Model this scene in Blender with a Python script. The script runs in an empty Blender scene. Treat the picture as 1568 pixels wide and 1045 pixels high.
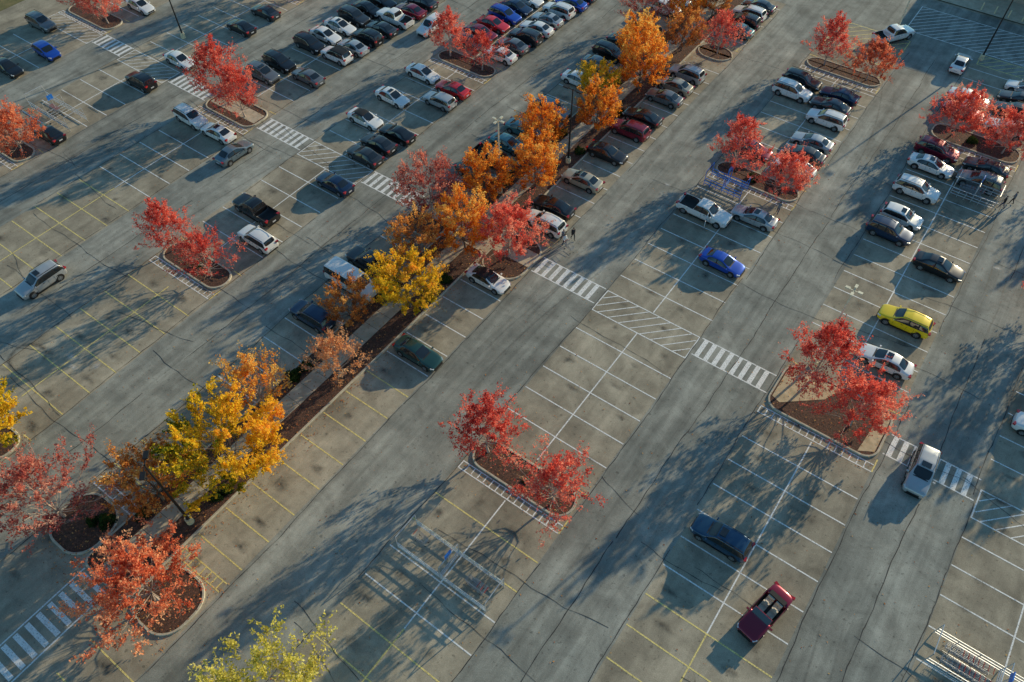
import bpy, bmesh, math, random
import numpy as np
from mathutils import Vector, Matrix
random.seed(7)
scene=bpy.context.scene
COL=bpy.context.collection

# ------------------------------------------------------------------ helpers
def link(o): COL.objects.link(o); return o
def mesh_obj(name,verts,faces,mats,fm=None,smooth=False):
    me=bpy.data.meshes.new(name); me.from_pydata(verts,[],faces)
    for m in mats: me.materials.append(m)
    if fm: me.polygons.foreach_set('material_index',fm)
    if smooth: me.polygons.foreach_set('use_smooth',[True]*len(me.polygons))
    me.update()
    return link(bpy.data.objects.new(name,me))
def new_mat(name):
    m=bpy.data.materials.new(name); m.use_nodes=True; nt=m.node_tree
    b=nt.nodes.get('Principled BSDF'); return m,nt,b
def N(nt,t,**k):
    n=nt.nodes.new(t)
    for a,v in k.items(): setattr(n,a,v)
    return n
def pos(nt,scale=(1,1,1),rot=0):
    g=N(nt,'ShaderNodeNewGeometry'); mp=N(nt,'ShaderNodeMapping'); mp.inputs['Scale'].default_value=scale
    mp.inputs['Rotation'].default_value=(0,0,rot)
    nt.links.new(g.outputs['Position'],mp.inputs['Vector']); return mp.outputs[0]
def noise(nt,vec,scale,detail=4,rough=.55,dist=0):
    n=N(nt,'ShaderNodeTexNoise'); n.inputs['Scale'].default_value=scale; n.inputs['Detail'].default_value=detail
    n.inputs['Roughness'].default_value=rough; n.inputs['Distortion'].default_value=dist
    nt.links.new(vec,n.inputs['Vector']); return n.outputs['Fac']
def ramp(nt,fac,stops):
    r=N(nt,'ShaderNodeValToRGB'); el=r.color_ramp.elements
    while len(el)<len(stops): el.new(.5)
    for e,(p,c) in zip(el,stops):
        e.position=p; e.color=(c[0],c[1],c[2],1) if len(c)==3 else c
    nt.links.new(fac,r.inputs[0]); return r.outputs[0]
def mixc(nt,a,b,fac,mode='MIX'):
    m=N(nt,'ShaderNodeMix',data_type='RGBA',blend_type=mode)
    for s,v in ((0,fac),(6,a),(7,b)):
        if hasattr(v,'links') or hasattr(v,'is_output'): nt.links.new(v,m.inputs[s])
        else: m.inputs[s].default_value=v if s==0 else (*v,1)
    return m.outputs[2]
def bump(nt,b,h,strength=.3,dist=.02):
    bn=N(nt,'ShaderNodeBump'); bn.inputs['Strength'].default_value=strength; bn.inputs['Distance'].default_value=dist
    nt.links.new(h,bn.inputs['Height']); nt.links.new(bn.outputs[0],b.inputs['Normal'])
def g(v): return (v,v,v)

# ------------------------------------------------------------------ materials
def asphalt(name,ca,cb,streak):
    m,nt,b=new_mat(name)
    v=pos(nt)
    big=ramp(nt,noise(nt,v,.07,5,.6,.6),[(.35,ca),(.65,cb)])
    med=ramp(nt,noise(nt,v,.45,6,.68,.5),[(.3,g(.66)),(.68,g(1.2))])
    st=ramp(nt,noise(nt,pos(nt,(1.1,.045,1)),1.0,5,.6,.3),[(.32,g(1-streak)),(.68,g(1+streak*.7))])
    fine=ramp(nt,noise(nt,v,14,3,.7),[(.25,g(.7)),(.75,g(1.26))])
    sp=ramp(nt,noise(nt,v,3.1,2,.5),[(.28,g(.55)),(.36,g(1.0))])
    pat=ramp(nt,noise(nt,pos(nt,(.16,.05,1)),1.0,1,.3),[(.47,g(.84)),(.485,g(1.0))])
    c=mixc(nt,big,med,1.0,'MULTIPLY'); c=mixc(nt,c,st,1.0,'MULTIPLY'); c=mixc(nt,c,fine,1.0,'MULTIPLY'); c=mixc(nt,c,sp,.8,'MULTIPLY'); c=mixc(nt,c,pat,.8,'MULTIPLY')
    nt.links.new(c,b.inputs['Base Color']); b.inputs['Roughness'].default_value=.9
    b.inputs['Specular IOR Level'].default_value=.2
    bump(nt,b,noise(nt,v,25,3,.7),.35,.01)
    return m
M_lot=asphalt('stall_asphalt',(.32,.28,.21),(.49,.435,.33),.14)
M_aisle=asphalt('aisle_asphalt',(.265,.275,.245),(.405,.40,.345),.27)
def paint(name,col,cov):
    m,nt,b=new_mat(name); v=pos(nt)
    c=ramp(nt,noise(nt,v,2.5,5,.7),[(.3,tuple(x*.78 for x in col)),(.65,col)])
    nt.links.new(c,b.inputs['Base Color']); b.inputs['Roughness'].default_value=.7
    a=ramp(nt,noise(nt,v,9,5,.75),[(cov,g(.12)),(cov+.13,g(1))])
    nt.links.new(a,b.inputs['Alpha']); return m
M_white=paint('white_paint',(.95,.95,.92),.34)
M_yellow=paint('yellow_paint',(.95,.78,.28),.37)
def simple(name,col,rough=.6,metal=0,var=.2,scale=6,coat=0,bmp=0):
    m,nt,b=new_mat(name); tc=N(nt,'ShaderNodeTexCoord')
    nz=noise(nt,tc.outputs['Object'],scale,4,.6)
    c=ramp(nt,nz,[(.3,tuple(x*(1-var) for x in col)),(.7,tuple(min(1,x*(1+var)) for x in col))])
    nt.links.new(c,b.inputs['Base Color']); b.inputs['Roughness'].default_value=rough; b.inputs['Metallic'].default_value=metal
    b.inputs['Coat Weight'].default_value=coat; b.inputs['Coat Roughness'].default_value=.06
    if bmp: bump(nt,b,nz,bmp,.03)
    return m
def worldmat(name,stops,sc,det=5,rough=.9,bs=.4,bd=.03,bscale=None,dist=0):
    m,nt,b=new_mat(name); v=pos(nt); nz=noise(nt,v,sc,det,.65,dist)
    nt.links.new(ramp(nt,nz,stops),b.inputs['Base Color']); b.inputs['Roughness'].default_value=rough
    bump(nt,b,noise(nt,v,bscale or sc*3,4,.7),bs,bd); return m
M_conc=worldmat('kerb_concrete',[(.3,(.38,.34,.26)),(.7,(.62,.57,.45))],2.2)
M_walk=worldmat('sidewalk_concrete',[(.3,(.38,.33,.24)),(.7,(.60,.52,.39))],1.1)
M_sand=worldmat('bare_soil',[(.3,(.42,.33,.2)),(.7,(.7,.56,.36))],1.6)
M_mulch=worldmat('mulch',[(.3,(.035,.018,.014)),(.5,(.095,.045,.03)),(.72,(.22,.1,.065))],7,bs=1,bd=.08)
M_grass=worldmat('dry_grass',[(.3,(.09,.095,.03)),(.5,(.17,.15,.055)),(.7,(.28,.21,.09))],.35,bs=.8,bd=.1,bscale=6)
M_seal=simple('crack_sealant',(.03,.032,.034),.75,var=.4)
def stainmat(name,col,k=1):
    m,nt,b=new_mat(name); at=N(nt,'ShaderNodeAttribute'); at.attribute_name='a'
    mm=N(nt,'ShaderNodeMath',operation='MULTIPLY'); nt.links.new(at.outputs['Fac'],mm.inputs[0])
    nt.links.new(ramp(nt,noise(nt,pos(nt),2.6*k,5,.7),[(.3,g(.1)),(.7,g(1))]),mm.inputs[1])
    nt.links.new(mm.outputs[0],b.inputs['Alpha']); b.inputs['Base Color'].default_value=(*col,1); b.inputs['Roughness'].default_value=.6; return m
M_stain=stainmat('oil_stain',(.03,.03,.03)); M_chalk=stainmat('chalk_stain',(.85,.85,.82),2)
M_bark=simple('bark',(.17,.13,.10),.9,var=.35,scale=8,bmp=.5)
M_barkg=simple('bark_grey',(.46,.37,.31),.9,var=.3,scale=8)
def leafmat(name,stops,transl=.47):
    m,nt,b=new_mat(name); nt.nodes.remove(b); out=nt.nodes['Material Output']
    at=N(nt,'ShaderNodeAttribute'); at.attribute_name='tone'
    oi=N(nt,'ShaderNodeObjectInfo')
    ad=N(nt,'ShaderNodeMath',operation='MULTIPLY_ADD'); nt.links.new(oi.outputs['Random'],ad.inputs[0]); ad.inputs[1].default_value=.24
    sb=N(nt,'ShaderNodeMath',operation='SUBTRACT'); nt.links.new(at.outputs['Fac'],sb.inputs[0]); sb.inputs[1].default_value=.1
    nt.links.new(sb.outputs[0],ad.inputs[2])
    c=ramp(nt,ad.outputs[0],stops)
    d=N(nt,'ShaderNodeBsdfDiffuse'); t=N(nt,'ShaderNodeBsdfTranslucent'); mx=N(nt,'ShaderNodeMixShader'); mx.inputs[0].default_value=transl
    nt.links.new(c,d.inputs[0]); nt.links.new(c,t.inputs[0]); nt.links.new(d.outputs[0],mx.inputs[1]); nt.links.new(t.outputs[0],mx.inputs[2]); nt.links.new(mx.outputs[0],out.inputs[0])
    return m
L_red=leafmat('red_leaves',[(0,(.25,.03,.035)),(.35,(.66,.08,.07)),(.65,(.93,.21,.15)),(1,(.99,.5,.34))])
L_coral=leafmat('coral_leaves',[(0,(.28,.05,.03)),(.35,(.68,.15,.08)),(.65,(.93,.32,.16)),(1,(.99,.6,.34))])
L_peach=leafmat('peach_leaves',[(0,(.5,.2,.08)),(.4,(.85,.4,.18)),(.75,(.96,.6,.32)),(1,(.98,.75,.5))])
L_mauve=leafmat('mauve_leaves',[(0,(.2,.04,.045)),(.35,(.48,.1,.09)),(.7,(.75,.26,.19)),(1,(.88,.5,.36))])
L_orange=leafmat('orange_leaves',[(0,(.45,.1,.02)),(.35,(.85,.25,.03)),(.65,(.98,.47,.07)),(1,(.99,.72,.22))])
L_yellow=leafmat('yellow_leaves',[(0,(.12,.15,.02)),(.2,(.3,.31,.03)),(.4,(.9,.62,.04)),(.75,(.98,.62,.05)),(1,(.98,.5,.08))])
L_rust=leafmat('rust_leaves',[(0,(.3,.09,.03)),(.4,(.7,.26,.07)),(.75,(.92,.47,.12)),(1,(.95,.68,.26))])
L_green=leafmat('yellowgreen_leaves',[(0,(.24,.24,.04)),(.4,(.55,.5,.08)),(.75,(.82,.72,.16)),(1,(.92,.85,.35))])
L_bush=leafmat('bush_leaves',[(0,(.012,.03,.01)),(.5,(.03,.06,.018)),(1,(.09,.12,.03))],.15)
L_litter=leafmat('fallen_leaf',[(0,(.16,.06,.03)),(.3,(.42,.13,.05)),(.6,(.62,.27,.09)),(1,(.75,.5,.2))],.1)

# ------------------------------------------------------------------ ground sheets
def sheet(name,x0,x1,y0,y1,z,mat):
    return mesh_obj(name,[(x0,y0,z),(x1,y0,z),(x1,y1,z),(x0,y1,z)],[(0,1,2,3)],[mat])
sheet('ground',-900,900,-900,900,-.03,M_grass)
sheet('parking_lot_asphalt',-119,95,-60,119.5,0,M_lot)
AIS=[(-28.9,-21.2),(-11.1,-3.4),(6.6,14.2),(24.5,32),(-52.0,-44.5),(-69.0,-61.5),(-85.6,-78.2),(-101.6,-95.2)]
vs=[];fs=[]
for a,b_ in AIS:
    k=len(vs); vs+= [(a,-59,.004),(b_,-59,.004),(b_,106,.004),(a,106,.004)]; fs.append((k,k+1,k+2,k+3))
k=len(vs); vs+=[(-118,106,.004),(94,106,.004),(94,119,.004),(-118,119,.004)]; fs.append((k,k+1,k+2,k+3))
mesh_obj('driving_aisles',vs,fs,[M_aisle])

# ------------------------------------------------------------------ painted markings
PV={'w':([],[]),'y':([],[])}
def quad(c,p,z=.008):
    v,f=PV[c]; k=len(v); v.extend([(a,b,z) for a,b in p]); f.append((k,k+1,k+2,k+3))
def rect(c,x0,x1,y0,y1,z=.008): quad(c,[(x0,y0),(x1,y0),(x1,y1),(x0,y1)],z)
LW=.055
def stalls(x0,x1,ys,c):
    for y in ys:
        cc=c(y) if callable(c) else c
        j=random.uniform(-.03,.03)
        rect(cc,x0+.02,x1-.02,y-LW+j,y+LW+j)
def rng_y(a,b,p=2.735):
    r=[];y=a
    while y<=b+.01: r.append(y); y+=p
    return r
def mid(x,a,b,c='w'): rect(c,x-LW,x+LW,a,b,.012)
yel=lambda lim:(lambda y:'y' if y<lim else 'w')
def r2c(y): return 'y' if (y<9 or 14<y<20) else 'w'
r2=[1.8,4.55,7.3,10.0,12.75,15.5,18.2,28.1,30.85,33.6,36.35,39.1]+rng_y(47.3,64.5)+rng_y(72.2,91.5)
stalls(-21.2,-11.1,[-12,-9.2,-6.5]+r2,r2c)
mid(-16.15,-14,-3.5,'y'); mid(-16.15,1.2,8.6,'y'); mid(-16.15,8.6,20.9); mid(-16.15,25.4,41.8); mid(-16.15,44.9,66); mid(-16.15,70.5,92)
r3=rng_y(37.4-2.745*19,37.5,2.745)+rng_y(49.9,86)+rng_y(93.7,105)
stalls(-3.4,6.6,r3,yel(22)); mid(1.6,-14,21,'y'); mid(1.6,21,40.2); mid(1.6,47.4,87); mid(1.6,91.5,105)
r4=rng_y(39-2.745*19,39.1,2.745)+rng_y(47.3,64.5)+rng_y(72.2,91.5)
stalls(14.2,24.5,r4,'w'); mid(19.4,-14,41.5); mid(19.4,47,66); mid(19.4,70.5,92)
r1=rng_y(4.72,38,2.735)+rng_y(49.2,86)+rng_y(93,105)
stalls(-33.85,-28.9,r1,yel(26)); stalls(-44.45,-39.4,r1,yel(15)); stalls(-33.85,-28.9,rng_y(-16,-4),'y')
r0=rng_y(5.0,19)+rng_y(28.2,40)+rng_y(47.3,64.5)+rng_y(72.2,91)
stalls(-61.4,-52.1,r0,yel(26)); mid(-56.75,4,20,'y'); mid(-56.75,26.5,42); mid(-56.75,45,66); mid(-56.75,70,92)
rm=rng_y(38.2-2.735*16,38.3)+rng_y(49,86)
stalls(-78.1,-69.1,rm,yel(26)); mid(-73.6,-10,26,'y'); mid(-73.6,26,41); mid(-73.6,47,87)
rr=rng_y(-8,19)+rng_y(28.2,40)+rng_y(47.3,64.5)+rng_y(72.2,91)
stalls(-95,-85.7,rr,'w'); mid(-90.4,-8,20); mid(-90.4,27,42); mid(-90.4,45,66)
stalls(-112,-101.7,rng_y(2,40)+rng_y(50.5,80),'w'); mid(-106.8,2,41); mid(-106.8,50,80)
def zebra_x(x0,x1,y0=42.6,y1=44.9):
    rect('w',x0,x1,y0-.02,y0+.1); rect('w',x0,x1,y1-.1,y1+.02)
    x=x0+.25
    while x<x1-.3:
        rect('w',x,x+.42,y0+.1,y1-.1); x+=.86
for a,b_ in [(-28.8,-21.4),(-10.9,-3.5),(6.8,14.1),(24.7,32),(-52,-44.6),(-68.9,-61.6),(-85.4,-78.3),(-101.4,-95.3)]: zebra_x(a,b_)
y=-2.3
rect('w',-38.75,-38.63,-24,-2.1); rect('w',-35.85,-35.73,-24,-2.1)
while y>-24: rect('w',-38.5,-35.98,y-.4,y); y-=.92
def hatch(x0,x1,y0,y1,c='w',step=1.15,lw=.13):
    rect(c,x0,x1,y0,y0+.11,.008); rect(c,x0,x1,y1-.11,y1,.008); rect(c,x0,x0+.11,y0+.11,y1-.11); rect(c,x1-.11,x1,y0+.11,y1-.11)
    d=y1-y0-.22; s=1.0; x=x0-d*s
    while x<x1:
        t0=max(0,(x0+.11-x)/(d*s)); t1=min(1,(x1-.11-x-lw)/(d*s))
        if t1>t0:
            quad(c,[(x+t0*d*s,y0+.11+t0*d),(x+t0*d*s+lw,y0+.11+t0*d),(x+t1*d*s+lw,y0+.11+t1*d),(x+t1*d*s,y0+.11+t1*d)])
        x+=step
hatch(-21.2,-11.1,41.8,44.85); hatch(-61.4,-52.1,41.9,44.85); hatch(-95,-85.7,41.9,44.85); hatch(-112,-101.6,41.9,44.85); hatch(14.3,24.4,41.0,44.0)
hatch(-20.9,-11.4,98.5,106.5,'y',1.4); hatch(-13,8,109,116.5,'w',1.1); hatch(-2.8,6,106,108.6,'y',1.2)
def ladder(x0,x1,y0,y1,c='w'):
    rect(c,x0,x1,y0,y0+.1); rect(c,x0,x1,y1-.1,y1)
    x=x0
    while x<x1-.1: rect(c,x,x+.1,y0+.1,y1-.1); x+=.62

# ------------------------------------------------------------------ islands
def rrect(x0,x1,y0,y1,r,n=7):
    p=[]
    for cx_,cy_,a0 in ((x1-r,y1-r,0),(x0+r,y1-r,90),(x0+r,y0+r,180),(x1-r,y0+r,270)):
        for i in range(n+1):
            a=math.radians(a0+90*i/n); p.append((cx_+r*math.cos(a),cy_+r*math.sin(a)))
    return p
def island(name,x0,x1,y0,y1,r,top=None,h=.14,kw=.17,z0=0):
    o=rrect(x0,x1,y0,y1,r); i_=rrect(x0+kw,x1-kw,y0+kw,y1-kw,max(.05,r-kw)); n=len(o)
    b1=.03
    o2=rrect(x0+b1,x1-b1,y0+b1,y1-b1,max(.05,r-b1))
    v=[(a,b,-.02) for a,b in o]+[(a,b,h-.03) for a,b in o]+[(a,b,h) for a,b in o2]+[(a,b,h) for a,b in i_]+[(a,b,h-.05) for a,b in i_]
    f=[];fm=[]
    for k in range(4):
        for j in range(n):
            jj=(j+1)%n; f.append((k*n+j,k*n+jj,(k+1)*n+jj,(k+1)*n+j)); fm.append(0)
    f.append(tuple(range(4*n,5*n))); fm.append(1)
    return mesh_obj(name,v,f,[M_conc,top or M_mulch],fm)
ISL=[]
def isl(x0,x1,y0,y1,r=1.4,lad=True,c='w'):
    island('tree_island',x0,x1,y0,y1,r); ISL.append((x0,x1,y0,y1))
    if lad:
        ladder(x0-.1,x1+.1,y0-.95,y0-.12,c)
        rect('y',x1+.1,x1+.22,y0-.9,y0+.5); rect('y',x1-.8,x1+.3,y1+.12,y1+.24); rect('y',x0-.3,x0+.8,y1+.12,y1+.24)
isl(-21.0,-11.3,21.95,24.9); isl(-21.0,-11.3,66.9,69.6); isl(-21.0,-11.3,93,95.6); isl(-21.0,-11.3,-2.8,.6)
isl(-3.3,6.5,41.3,47.0,1.3); isl(-3.3,6.5,87.4,90.8)
isl(-61.2,-52.3,22.1,25.0); isl(-61.2,-52.3,66.5,69.2); isl(-61.2,-52.3,-1.3,1.7)
isl(-77.9,-69.3,41.7,45.6); isl(-77.9,-69.3,88,91)
isl(-94.9,-85.9,22.0,24.8); isl(-94.9,-85.9,66.5,69.2); isl(-111.8,-101.8,45.4,48.6)
isl(14.4,24.3,66.9,69.6); isl(14.4,24.3,93,95.6); isl(32.3,42,41.3,47); isl(32.3,42,87.4,90.8)
mesh_obj('bare_soil_patch',[(-3.0,42.6,.1),(-2.2,42.3,.1),(.9,44.9,.1),(1.7,46.7,.1),(-2.2,46.7,.1),(-3.0,46,.1)],[(0,1,2,3,4,5)],[M_sand])
mesh_obj('bare_soil_patch',[(5.0,41.6,.1),(6.2,42.3,.1),(6.25,46.2,.1),(5.3,46.6,.1),(5.2,44,.1)],[(0,1,2,3,4)],[M_sand])
sheet('island_walk',-77.5,-69.7,42.9,44.7,.1,M_walk)
island('planted_median',-39.35,-33.95,-2.0,41.9,.9); island('planted_median',-39.35,-33.95,45.2,106.5,.9)
sheet('sidewalk',-37.75,-36.05,-1.8,41.7,.105,M_walk); sheet('sidewalk',-37.75,-36.05,45.4,106.3,.105,M_walk)
sheet('sidewalk',-39.3,-34.0,41.92,45.18,.02,M_walk)
for (a,b_) in ((-2.3,2.4),(39.9,46.2),(87.2,90.6)):
    island('median_bulb',-33.93,-29.1,a,b_,1.9,h=.138); island('median_bulb',-44.3,-39.37,a,b_,1.9,h=.138)
    ISL+= [(-33.9,-29.1,a,b_),(-44.3,-39.3,a,b_)]
    ladder(-33.8,-29,b_+.15,b_+1.0,'y')
ladder(-44.3,-39.4,2.55,3.4,'w')
for y0,y1 in ((42.7,44.8),):
    sheet('sidewalk',-33.8,-29.0,y0,y1,.1,M_walk); sheet('sidewalk',-44.2,-39.5,y0,y1,.1,M_walk)
for c,mt,nm in (('w',M_white,'white_parking_lines'),('y',M_yellow,'yellow_parking_lines')):
    mesh_obj(nm,PV[c][0],PV[c][1],[mt])
v=[];f=[]
for y in np.arange(-1,106,1.7):
    if 41.5<y<45.5: continue
    k=len(v); v+=[(-37.75,y,.109),(-36.05,y,.109),(-36.05,y+.03,.109),(-37.75,y+.03,.109)]; f.append((k,k+1,k+2,k+3))
mesh_obj('sidewalk_joints',v,f,[M_seal])

# ------------------------------------------------------------------ cracks, stains
v=[];f=[]
def ribbon(p0,p1,w,amp,step=.6):
    d=Vector((p1[0]-p0[0],p1[1]-p0[1])); L=d.length; d/=L; n=Vector((-d.y,d.x)); off=0;t=0;prev=None
    ph=[random.uniform(0,6) for _ in range(3)]
    while t<=L:
        off=amp*(math.sin(t*.21+ph[0])+.5*math.sin(t*.63+ph[1])+.22*math.sin(t*2.1+ph[2]))+random.uniform(-.03,.03)
        ww=w*random.uniform(.4,1.3)
        c=Vector(p0)+d*t+n*off; a=c+n*ww; b=c-n*ww; k=len(v)
        v.extend([(a.x,a.y,.016),(b.x,b.y,.016)])
        if prev is not None: f.append((prev,prev+1,k+1,k))
        prev=k; t+=step*random.uniform(.6,1.4)
for x in (-28.75,-21.35,-10.95,-7.3,-3.6,6.8,10.5,14.0,-52.2,-44.4,-48.3,-61.3,-69.2,-65.2,-78.4,-85.5,-95.3,-81.9):
    y=-20
    while y<104:
        L=random.uniform(12,45); y1=min(104,y+L); ribbon((x,y),(x+random.uniform(-.2,.2),y1),.03,.1); y=y1+random.choice((0,0,4,9))
for _ in range(95):
    x=random.uniform(-100,20); y=random.uniform(-8,100); L=random.uniform(4,17)
    if -40<x<-32: continue
    x1=x+L
    if x<-39.5<x1: x1=-39.6
    if x<-28 and x>-45: continue
    ribbon((x,y),(x1,y+random.uniform(-2,2)),.02,.25)
mesh_obj('asphalt_cracks',v,f,[M_seal])
v=[];f=[];al=[]
def stain(x,y,rx,ry,a):
    k=len(v); v.append((x,y,.02)); al.append(a); n=12
    for i in range(n):
        t=2*math.pi*i/n; q=random.uniform(.75,1.2); v.append((x+rx*q*math.cos(t),y+ry*q*math.sin(t),.02)); al.append(0)
    for i in range(n): f.append((k,k+1+i,k+1+(i+1)%n))
SX=[-31.4,-18.7,-13.6,-.9,4.1,16.8,21.9,-41.9,-59.1,-54.3,-76,-71.2,-93,-88]
yy=-12
while yy<100:
    for x in SX:
        if random.random()<.68: stain(x+random.uniform(-1.2,1.2),yy+1.37+random.uniform(-.4,.4),random.uniform(.4,1.3),random.uniform(.3,.7),random.uniform(.4,.9))
    yy+=2.735
def soft_band(pts,w,a):
    prev=None
    for i,(x,y) in enumerate(pts):
        j=min(i,len(pts)-2); d=Vector((pts[j+1][0]-pts[j][0],pts[j+1][1]-pts[j][1])).normalized(); n=Vector((-d.y,d.x))
        k=len(v); e=a*min(1,i/3,(len(pts)-1-i)/3)
        v.extend([(x+n.x*w,y+n.y*w,.023),(x,y,.023),(x-n.x*w,y-n.y*w,.023)]); al.extend([0,e,0])
        if prev is not None: f.extend([(prev,prev+1,k+1,k),(prev+1,prev+2,k+2,k+1)])
        prev=k
soft_band([(-60.2+1.7*math.cos(t*.3),6.8+1.5*math.sin(t*.3)) for t in range(0,19)],.3,.6)
soft_band([(-61.5+.25*t,4.6+.06*t*t*.3) for t in range(0,12)],.25,.5)
for _ in range(16):
    a,b_=random.choice(AIS[:3]+AIS[4:7]); x=random.uniform(a+1.5,b_-3); y=random.uniform(-5,85); L=random.randint(10,28); cv=random.uniform(-.006,.006)
    for dx in (0,1.5): soft_band([(x+dx+cv*t*t,y+t*.8) for t in range(L)],.13,random.uniform(.15,.38))
o=mesh_obj('oil_stains',v,f,[M_stain]); a_=o.data.attributes.new('a','FLOAT','POINT'); a_.data.foreach_set('value',al)
v=[];f=[];al=[]
for x,y,rx,ry in [(-57,9.2,.9,.4),(-54.2,9.9,.5,.5),(-55.8,8.6,.7,.3),(-24,62,.5,.3),(9,70,.5,.3)]: stain(x,y,rx,ry,.75)
o=mesh_obj('chalk_stains',v,f,[M_chalk]); a_=o.data.attributes.new('a','FLOAT','POINT'); a_.data.foreach_set('value',al)
# ------------------------------------------------------------------ leaves util
def leaf_quads(cs,size,tones,rg,flat=False):
    n=len(cs); cs=np.array(cs)
    a=rg.normal(size=(n,3)); a/=np.linalg.norm(a,axis=1)[:,None]
    b=rg.normal(size=(n,3)); b-= (a*b).sum(1)[:,None]*a; b/=np.linalg.norm(b,axis=1)[:,None]
    if flat: a[:,2]*=.12; b[:,2]*=.12
    s=(size*rg.uniform(.65,1.35,n))[:,None]
    V=np.stack([cs-a*s,cs-b*s*.6,cs+a*s,cs+b*s*.6],1).reshape(-1,3)
    return V
def set_tone(me,tones):
    at=me.attributes.new('tone','FLOAT','FACE'); at.data.foreach_set('value',tones)
rg=np.random.default_rng(3); pts=[]
for (x0,x1,y0,y1) in ISL:
    if x0>20 or y0>100: continue
    for _ in range(420):
        e=random.gauss(0,1.0)
        if random.random()<.5: pts.append((random.uniform(x0,x1),random.uniform(y0,y1),.15))
        else:
            s=random.choice((0,1)); x=random.uniform(x0-.5,x1+.5); y=(y0-abs(e)*.7) if s else (y1+abs(e)*.5); pts.append((x,y,.03))
for _ in range(6500):
    y=random.uniform(-4,100)
    if random.random()<.6: pts.append((random.uniform(-39.2,-34.1),y,.135))
    else:
        e=abs(random.gauss(0,.9)); pts.append((-33.9+e,y,.03) if random.random()<.6 else (-39.4-e,y,.03))
for _ in range(3600):
    x=random.uniform(-80,20); y=random.uniform(-8,85)
    if -45<x<-28.5: continue
    pts.append((x,y,.03))
V=leaf_quads(pts,.075,None,rg,True); n=len(pts)
o=mesh_obj('fallen_leaves',V.tolist(),[(4*i,4*i+1,4*i+2,4*i+3) for i in range(n)],[L_litter]); set_tone(o.data,rg.uniform(.05,.95,n))

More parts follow.
